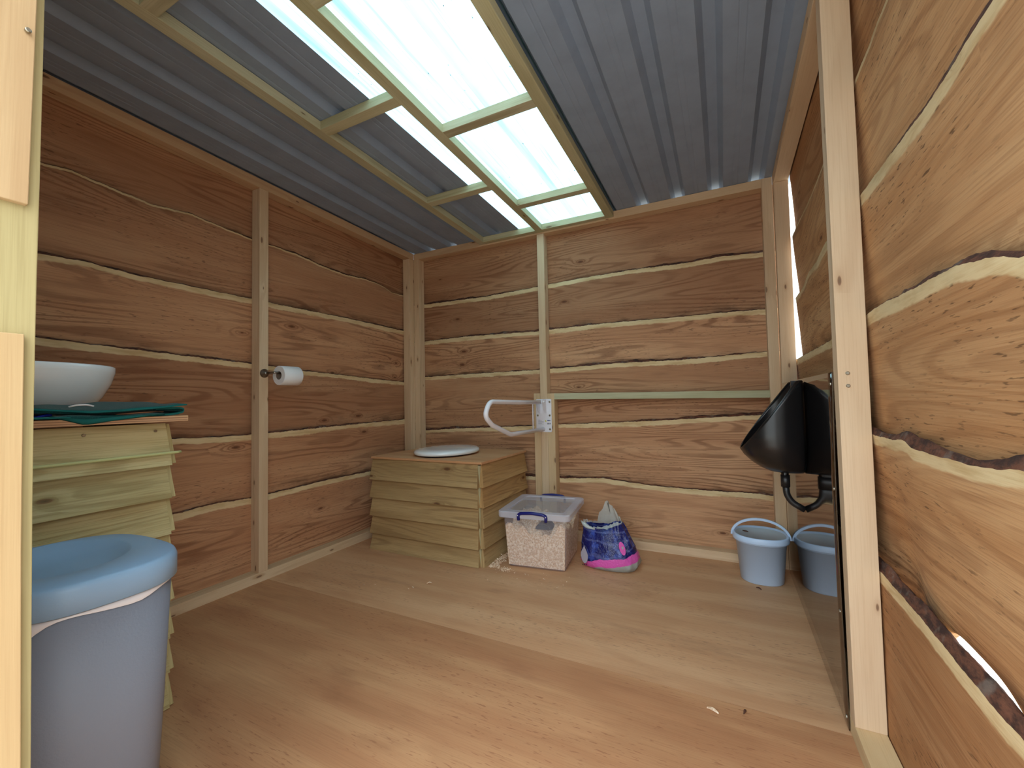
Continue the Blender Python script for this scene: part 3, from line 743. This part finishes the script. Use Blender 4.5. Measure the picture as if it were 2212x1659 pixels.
# spilled shavings and crumbs on floor
sp = bmesh.new()
def flake(bm, x, y, z, s):
    a = random.uniform(0, PI); b = random.uniform(-.5, .5)
    v = [Vector((math.cos(a+q)*s*(.6+.6*random.random()), math.sin(a+q)*s*(.6+.5*random.random()), s*.5*math.sin(q+b)+s*.35)) for q in (0,1.6,3.1,4.6)]
    p = Vector((x,y,z)); lo = [bm.verts.new(p+q) for q in v]; up_ = [bm.verts.new(p+q*.8+Vector((0,0,s*.5))) for q in v]
    bm.faces.new(lo[::-1]); bm.faces.new(up_)
    for q in range(4): bm.faces.new((lo[q],lo[(q+1)%4],up_[(q+1)%4],up_[q]))
for _ in range(420):
    t = random.random()**.7; x = .955+.04*random.gauss(0,1)*.35+.02*(1-t); y = -.40-.17*t
    x = max(.945, min(.995 if y > -.5 else 1.02, x)); flake(sp, x, y, .002+.022*random.random()*max(0,1-t), random.uniform(.002,.0045))
for _ in range(120):
    flake(sp, 1.03+random.gauss(0,.025), -.565+random.gauss(0,.012), .001, random.uniform(.0015,.004))
for _ in range(40):
    flake(sp, random.uniform(1.0,1.4), random.uniform(-.72,-.52), .001, random.uniform(.001,.003))
for x, y, s in ((1.27,-.60,.007),(1.16,-.58,.004),(.74,-.93,.006),(.73,-.95,.004),(.55,-.98,.004),(.5,-1.0,.003)): flake(sp, x, y, .001, s)
so_ = finish('spilled_shavings', sp, 'shavings'); tag(so_, 'pale wood shavings spilled on the floor between toilet box and tub', 'wood shavings', kind='stuff')
# leaf and dirt debris
for i, (x, y, s, lab) in enumerate(((2.19,-.30,.013,'dark curled leaf scrap on the floor in front of white bucket'),(2.02,-1.205,.016,'thin pale splinter on the floor close to the foot of steel sheet'),(2.10,-1.175,.01,'small dark leaf scrap on the floor beside the steel sheet'),(.78,-.86,.012,'curled pale wood shaving alone on the floor before toilet box'))):
    bm = bmesh.new(); n = 8; R = []
    for k in range(n+1):
        t = k/n; wd = s*.28*math.sin(PI*min(max(t,.06),.94)); R.append([(s*(t-.5)*2, -wd, .002+.004*math.sin(t*PI)),(s*(t-.5)*2, wd, .004+.004*math.sin(t*PI)),(s*(t-.5)*2, wd, .003+.004*math.sin(t*PI)),(s*(t-.5)*2, -wd, .001+.004*math.sin(t*PI))])
    rings_mesh(bm, R)
    o = finish('wood_splinter' if i in (1,3) else 'leaf_scrap', bm, 'shavings' if i in (1,3) else 'bark'); o.location = (x,y,0); o.rotation_euler = (0,0,(-.7,-.35,1.2,.9)[i]); tag(o, lab, 'debris')
# ---------------------------------------------------------------- plastic bag
bg_ = tag(empty('plastic_bag', (1.515, -.29, 0)), 'crumpled clear plastic bag with navy and pink print standing by storage tub', 'bag')
def bag_mat():
    t = NT('printed_bag_film'); tc = t.n('ShaderNodeTexCoord').outputs['Object']
    s = t.n('ShaderNodeSeparateXYZ'); t.l(tc, s.inputs[0])
    nz = t.noise(tc, 9, 3, .6); nz2 = t.noise(tc, 22, 3, .6)
    zz = t.math('ADD', s.outputs[2], t.math('MULTIPLY', t.math('SUBTRACT', nz, .5), .05))
    # pink band low, its lower limit slopes down to the left
    zl = t.math('SUBTRACT', zz, t.math('MULTIPLY', s.outputs[0], .22))
    blue = t.mix(t.step(nz2, .45, .7), srgb(26,30,96), srgb(62,84,170))
    wv = t.n('ShaderNodeTexWave', wave_type='RINGS'); t.l(tc, wv.inputs['Vector']); wv.inputs['Scale'].default_value = 9; wv.inputs['Distortion'].default_value = 2
    blue = t.mix(t.math('MULTIPLY', t.step(wv.outputs['Fac'], .86, .97), .25), blue, srgb(130,140,200))
    pm = t.step(zl, .058, .062, 1, 0)
    col = t.mix(pm, blue, srgb(226,96,186))
    printed = t.math('MULTIPLY', t.step(zl, .020, .025), t.step(t.math('SUBTRACT', zz, t.math('MULTIPLY', t.math('MAXIMUM', s.outputs[0], 0.0), .45)), .196, .200, 1, 0))
    cl = t.n('ShaderNodeBsdfTransparent'); cl.inputs[0].default_value = (.95,.97,.96,1)
    film = t.n('ShaderNodeBsdfPrincipled'); film.inputs['Base Color'].default_value = srgb(206,212,208); film.inputs['Roughness'].default_value = .22
    mf = t.n('ShaderNodeMixShader'); mf.inputs[0].default_value = .62; t.l(cl.outputs[0], mf.inputs[1]); t.l(film.outputs[0], mf.inputs[2])
    t.l(col, t.b.inputs['Base Color']); t.b.inputs['Roughness'].default_value = .25
    m2 = t.n('ShaderNodeMixShader'); t.l(printed, m2.inputs[0]); t.l(mf.outputs[0], m2.inputs[1]); t.l(t.b.outputs[0], m2.inputs[2])
    bp = t.n('ShaderNodeBump'); bp.inputs['Strength'].default_value = .8; bp.inputs['Distance'].default_value = .008
    t.l(t.noise(tc, 30, 4, .7), bp.inputs['Height']); t.l(bp.outputs[0], film.inputs['Normal']); t.l(bp.outputs[0], t.b.inputs['Normal'])
    t.l(m2.outputs[0], t.out.inputs[0]); return t.m
MAT['bag'] = bag_mat()
bm = bmesh.new(); R = []
NB = 96
prof = [(0,-.120,.118,.075),(.004,-.134,.138,.090),(.03,-.142,.152,.104),(.07,-.142,.146,.102),(.11,-.140,.130,.092),(.15,-.138,.110,.075),(.185,-.136,.090,.058)]
def bagpt(t, z, xl, xr, b, k_=1.0):
    cr = 1+(.03*math.sin(t*7+z*31)+.024*math.sin(t*13-z*47+1)+.013*math.sin(t*23+z*80))*min(1, z/.02)*k_
    cx_, a_ = (xl+xr)/2, (xr-xl)/2
    return cx_+a_*cr*math.copysign(abs(math.cos(t))**.75, math.cos(t)), b*cr*math.copysign(abs(math.sin(t))**.75, math.sin(t))
for (z, xl, xr, b) in prof:
    ring = []
    for k in range(NB):
        t = 2*PI*k/NB; x, y = bagpt(t, z, xl, xr, b)
        ring.append((x, y, z+(.006*math.sin(t*5+z*20)+.004*math.sin(t*11))*min(1, z/.05)))
    R.append(ring)
def topz(x, back):
    if back: return float(np.interp(x, [-.14,-.115,-.075,-.062,-.038,-.024,0,.04,.075,.10], [.222,.212,.206,.255,.285,.330,.318,.288,.240,.205]))
    return float(np.interp(x, [-.14,-.11,-.06,0,.05,.1], [.216,.196,.198,.212,.236,.205]))
for fr in (.25, .5, .75, .9, 1):
    ring = []
    for k in range(NB):
        t = 2*PI*k/NB; x, y = bagpt(t, .185, -.136, .090-.012*fr, .058-.026*fr, 1+.5*fr)
        w_ = (1+math.sin(t))/2; w_ = w_*w_*(3-2*w_); zt_ = topz(x, True)*w_+topz(x, False)*(1-w_)
        z = .190+(zt_-.190)*fr+.003*math.sin(t*29)*fr
        ring.append((x-.02*fr*w_*(x > 0), y+.012*fr*w_+.005*math.sin(t*17)*fr, z))
    R.append(ring)
rings_mesh(bm, R, cap1=False)
finish('bag_body', bm, 'bag', bg_, smooth=True)
bm = bmesh.new()
pts = fillet([(-.140,-.03,.222),(-.125,-.048,.216),(-.095,-.056,.200),(-.060,-.055,.194)], .03)
sweep(bm, pts, [.004+.007*math.sin(PI*min(1,max(0,i/(len(pts)-1)))) for i in range(len(pts))], 8); finish('twisted_rim', bm, 'clear_bag', bg_, smooth=True)
def patch(name, cx, cz, a, b, mat, parent, y=-.112, rot=0, n=20, pointed=False):
    bm = bmesh.new(); R = []
    for d in (0, .0015):
        ring = []
        for k in range(n):
            t = 2*PI*k/n; px, pz = a*math.cos(t), b*math.sin(t)
            if pointed and pz > 0: px *= (1-pz/b)**.7
            q = px*math.cos(rot)-pz*math.sin(rot); r_ = px*math.sin(rot)+pz*math.cos(rot)
            ring.append((cx+q, y+d+abs(cx+q)**2*2.2, cz+r_))
        R.append(ring)
    rings_mesh(bm, R); return finish(name, bm, mat, parent)
MAT['pinkp'] = plain('pink_print', srgb(228,100,190), .3); MAT['greyp'] = plain('grey_print', srgb(176,172,186), .3); MAT['ink'] = plain('dark_ink', srgb(24,22,50), .5)
MAT['yellow'] = plain('yellow_print', srgb(210,205,60), .5); MAT['greytext'] = plain('grey_print_ink', srgb(120,122,140), .6); MAT['bluetext'] = plain('blue_print_ink', srgb(60,80,140), .6)
p_ = patch('printed_drop', -.108, .072, .022, .045, 'greyp', bg_, y=-.122, pointed=True)
p_ = patch('printed_label', .088, .128, .013, .034, 'pinkp', bg_, y=-.116, rot=.25)
q_ = patch('label_square', .090, .132, .006, .010, 'greyp', None, y=-.1185, n=4, rot=.2); q_.parent = p_
for dx in (-.117, -.106, -.095):
    patch('printed_letter', dx, .022+(dx+.106)*.3, .0035, .004, 'ink', bg_, y=-.126, n=4, rot=.6)
# ---------------------------------------------------------------- bucket
bk = tag(empty('bucket', (2.212, -.168, 0)), 'white plastic bucket with lid and handle in back right corner under the urinal', 'bucket')
bm = bmesh.new()
rings_mesh(bm, [superell(0,0,z,a,b,2.3,48) for z, a, b in ((0,.086,.084),(.003,.090,.088),(.185,.106,.106),(.185,.113,.113),(.190,.113,.113))])
finish('body', bm, 'bluewhite', bk, smooth=True)
bm = bmesh.new()
rings_mesh(bm, [superell(0,0,z,a,b,2.3,48) for z, a, b in ((.190,.112,.112),(.190,.118,.118),(.194,.119,.119),(.214,.118,.118),(.218,.115,.115),(.217,.109,.109),(.210,.105,.105))], cap0=False)
for f in bm.faces:
    if len(f.verts) > 8: f.material_index = 1
lid = finish('lid', bm, ['bluewhite','bucketlid'], bk, smooth=True)
bm = bmesh.new()
R = []
NH = 24; ang = math.radians(-3)
for k in range(NH+1):
    t = PI*k/NH; x = -.121*math.cos(t); z = .196+.085*math.sin(t); y = -.006*math.sin(t)
    dx, dz = .121*math.sin(t), .085*math.cos(t); l_ = math.hypot(dx, dz); nx_, nz_ = -dz/l_, dx/l_
    h_ = .0055; w_ = .006
    R.append([(x+nx_*h_, y-w_, z+nz_*h_),(x-nx_*h_, y-w_, z-nz_*h_),(x-nx_*h_, y+w_, z-nz_*h_),(x+nx_*h_, y+w_, z+nz_*h_)])
R = [[(x*math.cos(ang)-y*math.sin(ang), x*math.sin(ang)+y*math.cos(ang), z) for x,y,z in r] for r in R]
rings_mesh(bm, R); finish('handle', bm, 'bluewhite', bk, smooth=False, bevel=.001)
bm = bmesh.new(); R = []
for k in range(9):
    t = k/8; wd = .006*math.sin(PI*min(max(t,.05),.95)); R.append([(.028*(t-.5), -wd, .0),(.028*(t-.5), wd, .001),(.028*(t-.5), wd, .003),(.028*(t-.5), -wd, .002)])
rings_mesh(bm, R); o = finish('dry_leaf', bm, 'bark'); o.location = (2.15,-.155,.2125); o.rotation_euler = (0,0,-.5); tag(o, 'small dark dry leaf lying on the bucket lid', 'leaf')
# ---------------------------------------------------------------- splash sheet + urinal
ss = tag(empty('splash_sheet', (W, -.6, 0)), 'tall reflective dark steel sheet screwed to the right wall behind urinal', 'splash sheet')
bm = bmesh.new(); R = []
ny_, nz_ = 22, 20
def sx(y, z):
    e = max(0, (-y-.95)/.19); return W-.0035-.005*e*e*math.sin(z*PI/.93)-.0006*math.sin(y*5)
F = [[bm.verts.new((sx(-.05-1.09*i/ny_, .004+.927*j/nz_), -.05-1.09*i/ny_, .004+.927*j/nz_)) for j in range(nz_+1)] for i in range(ny_+1)]
K = [[bm.verts.new((v.co.x+.0025, v.co.y, v.co.z)) for v in r] for r in F]
for i in range(ny_):
    for j in range(nz_):
        bm.faces.new((F[i][j],F[i+1][j],F[i+1][j+1],F[i][j+1])).smooth = True
        bm.faces.new((K[i][j],K[i][j+1],K[i+1][j+1],K[i+1][j])).smooth = True
for i in range(ny_):
    for j in (0, nz_): bm.faces.new((F[i][j],F[i+1][j],K[i+1][j],K[i][j]))
for j in range(nz_):
    for i in (0, ny_): bm.faces.new((F[i][j],F[i][j+1],K[i][j+1],K[i][j]))
wpart(finish('sheet', bm, 'mirror'), ss)
for y, z in ((-1.125,.90),(-1.125,.62),(-1.125,.30),(-1.125,.03),(-.06,.40)): wpart(disc_screw('screw', (sx(y, z)-.001, y, z), (-1,0,0), .005, None), ss)
ur = tag(empty('urinal', (W-.005, -.60, .58)), 'glossy black plastic wall urinal mounted on the reflective sheet', 'urinal')
bm = bmesh.new(); UX = W-.0075; UY = -.60
lev = [(.583,.075,.035),(.586,.105,.058),(.600,.135,.084),(.62,.163,.104),(.645,.188,.120),(.675,.206,.130),(.72,.215,.136),(.80,.210,.136),(.90,.19,.130),(.95,.18,.125)]
p0 = Vector((W-.0075-.200, UY, .668)); p1 = Vector((W-.0075-.022, UY, .916))
d_ = (p1-p0).normalized(); nrm = Vector((-d_.z, 0, d_.x))
lz = [a[0] for a in lev]
def upt(t, z):
    u = float(np.interp(z, lz, [a[1] for a in lev])); hw = float(np.interp(z, lz, [a[2] for a in lev]))
    t = t*2.45/(PI/2); ce = math.cos(2.45)
    return Vector((UX-u*(math.cos(t)-ce)/(1-ce), UY+hw*math.sin(t), z))
colsU = []; rim = []
for k in range(61):
    t = -PI/2+PI*k/60; zt_ = .922
    for j in range(600):
        z = .63+.292*j/599
        if (upt(t, z)-p0).dot(nrm) > 0: zt_ = z; break
    zz = [.583, .5845, .587, .592]+[.600+(zt_-.600)*r/16 for r in range(17)]
    colsU.append([bm.verts.new(upt(t, z)) for z in zz]); rim.append(tuple(upt(t, zt_)))
for a, b in zip(colsU[:-1], colsU[1:]):
    for r in range(len(a)-1): bm.faces.new((a[r], b[r], b[r+1], a[r+1]))
bm.faces.new([c[0] for c in colsU])
uo = finish('bowl', bm, 'black', None, smooth=True)
sm_ = uo.modifiers.new('thick', 'SOLIDIFY'); sm_.thickness = .004; sm_.offset = 1
wpart(uo, ur)
bm = bmesh.new()
if len(rim) > 3:
    sweep(bm, rim, .0028, 8); wpart(finish('rim', bm, 'black', smooth=True), ur)
wpart(stick('bracket', UX-.03, UX+.002, UY-.05, UY-.04, .885, .925, mat='black'), ur)
bm = bmesh.new(); sweep(bm, [(UX-.055,UY,.588),(UX-.055,UY,.575)], .017, 20); sweep(bm, [(UX-.055,UY,.576),(UX-.056,UY,.566)], .0125, 20)
wpart(finish('outlet', bm, 'black', smooth=False), ur)
bm = bmesh.new()
sweep(bm, [(UX-.055,UY,.567),(UX-.055,UY,.522)], .0155, 20)
path = fillet([(UX-.055,UY,.53),(UX-.052,UY,.49),(UX-.035,UY,.462),(UX+.003,UY,.440)], .02)
rad = [.0115]*len(path); sweep(bm, path, rad, 16)
wpart(finish('drain_hose', bm, 'rubber', smooth=True), ur)
# ---------------------------------------------------------------- grab rail
gr = tag(empty('grab_rail', (1.043, 0, .77)), 'white drop-down grab rail screwed to the back wall studs beside toilet box', 'grab rail')
bm = bmesh.new(); rp = [(p[0], -.001, p[1]) for p in [(q[0], q[1]) for q in rrect(.053, .106, .008, 0)]]
R = [[(1.043+x, y, .771+z) for x, y0_, z in [(p[0], 0, p[1]) for p in rrect(.053,.106,.008,0)]] for y in (-.001, -.005)]
rings_mesh(bm, R); wpart(finish('wall_plate', bm, 'white_paint', bevel=.001), gr)
GX = 1.040
bm = bmesh.new()
path = [(GX,-.055,.857),(GX,-.36,.860),(GX,-.64,.866),(GX,-.72,.835),(GX,-.735,.79),(GX,-.69,.752),(GX,-.475,.688),(GX,-.02,.684),(GX,-.004,.684)]
path = [Vector(path[0]), Vector(path[1])]+fillet([path[1], (GX,-.70,.868), (GX,-.75,.80), (GX,-.68,.752)], .07, 10)[1:-1]+[Vector((GX,-.68,.752))]+fillet([(GX,-.68,.752), (GX,-.475,.688), (GX,-.004,.684)], .02, 5)[1:]
sweep(bm, path, .0125, 16); wpart(finish('rail_tube', bm, 'white_paint', smooth=True), gr)
bm = bmesh.new(); sweep(bm, [(GX,-.17,.855),(GX,-.17,.69)], .004, 10); wpart(finish('strut', bm, 'white_paint', smooth=True), gr)
for s_ in (-.022, .020):
    bm = bmesh.new(); xx = GX+s_
    o = [(-.004,.872),(-.07,.872),(-.075,.85),(-.06,.815),(-.03,.79),(-.004,.785)]
    rings_mesh(bm, [[(xx, y, z) for y, z in o], [(xx+.0025, y, z) for y, z in o]])
    wpart(finish('hinge_cheek', bm, 'white_paint'), gr)
bm = bmesh.new(); sweep(bm, [(GX-.028,-.055,.857),(GX+.032,-.055,.857)], .009, 14); wpart(finish('pivot_pin', bm, 'white_paint', smooth=True), gr)
for x, z in ((1.085,.858),(1.085,.772),(1.002,.772),(1.085,.684)): wpart(disc_screw('screw', (x,-.0055,z), (0,-1,0), .0068, None), gr)
# small print on the plate
def bar(x0, x1, z0, z1, mat, name='printed_line'):
    bm = bmesh.new(); box(bm, x0, x1, -.0054, -.005, z0, z1); return wpart(finish(name, bm, mat), gr)
for k in range(6): bar(1.004, 1.030+(.012 if k in (2,3,5) else 0)-(.012 if k == 0 else 0), .742-k*.0052, .7434-k*.0052, 'greytext')
bm = bmesh.new()
rings_mesh(bm, [[(1.050,y,.732),(1.062,y,.732),(1.056,y,.744)] for y in (-.005,-.0055)]); wpart(finish('warning_triangle', bm, 'yellow'), gr)
bar(1.0555, 1.0565, .735, .740, 'ink', 'warning_mark')
for x, w_ in ((1.067,.004),(1.072,.003),(1.076,.005),(1.083,.004)): bar(x, x+w_, .735, .743, 'bluetext', 'printed_symbol')
for x, w_ in ((1.066,.003),(1.070,.004),(1.075,.003),(1.079,.003),(1.084,.005)): bar(x, x+w_, .715, .724, 'greytext', 'printed_symbol')
# ---------------------------------------------------------------- toilet roll holder + roll
th = tag(empty('toilet_roll_holder', (0, -1.172, 1.035)), 'brushed steel toilet roll holder screwed to the left wall stud', 'toilet roll holder')
bm = bmesh.new()
def cap_ring(r, x): return [(x, -1.172+r*math.cos(2*PI*k/24), 1.035+r*math.sin(2*PI*k/24)) for k in range(24)]
rings_mesh(bm, [cap_ring(.0225,.0005), cap_ring(.0225,.004), cap_ring(.019,.009), cap_ring(.010,.016), cap_ring(.0065,.024)])
wpart(finish('flange', bm, 'steel', smooth=True), th)
bm = bmesh.new(); sweep(bm, fillet([(.02,-1.172,1.035),(.078,-1.172,1.036),(.078,-1.02,1.036)], .012), .0062, 12)
wpart(finish('arm', bm, 'steel', smooth=True), th)
tr_ = tag(empty('toilet_paper_roll', (.078, -1.095, 1.022)), 'white toilet paper roll hanging on the steel holder', 'toilet paper')
def tube_ring(r, y, off=0): return [(r*math.cos(2*PI*k/40), y, r*math.sin(2*PI*k/40)) for k in range(40)]
bm = bmesh.new()
RR = [tube_ring(.0215,-.052), tube_ring(.047,-.052), tube_ring(.049,-.050), tube_ring(.049,.050), tube_ring(.047,.052), tube_ring(.0215,.052), tube_ring(.0215,-.052)]
rings_mesh(bm, RR, cap0=False, cap1=False); finish('paper', bm, 'paper', tr_, smooth=False)
for p in tr_.children[0].data.polygons: p.use_smooth = abs(p.normal.y) < .3
bm = bmesh.new(); rings_mesh(bm, [tube_ring(.0213,-.0515), tube_ring(.0213,.0515), tube_ring(.0200,.0515), tube_ring(.0200,-.0515), tube_ring(.0213,-.0515)], cap0=False, cap1=False)
finish('cardboard_core', bm, 'card', tr_, smooth=True)
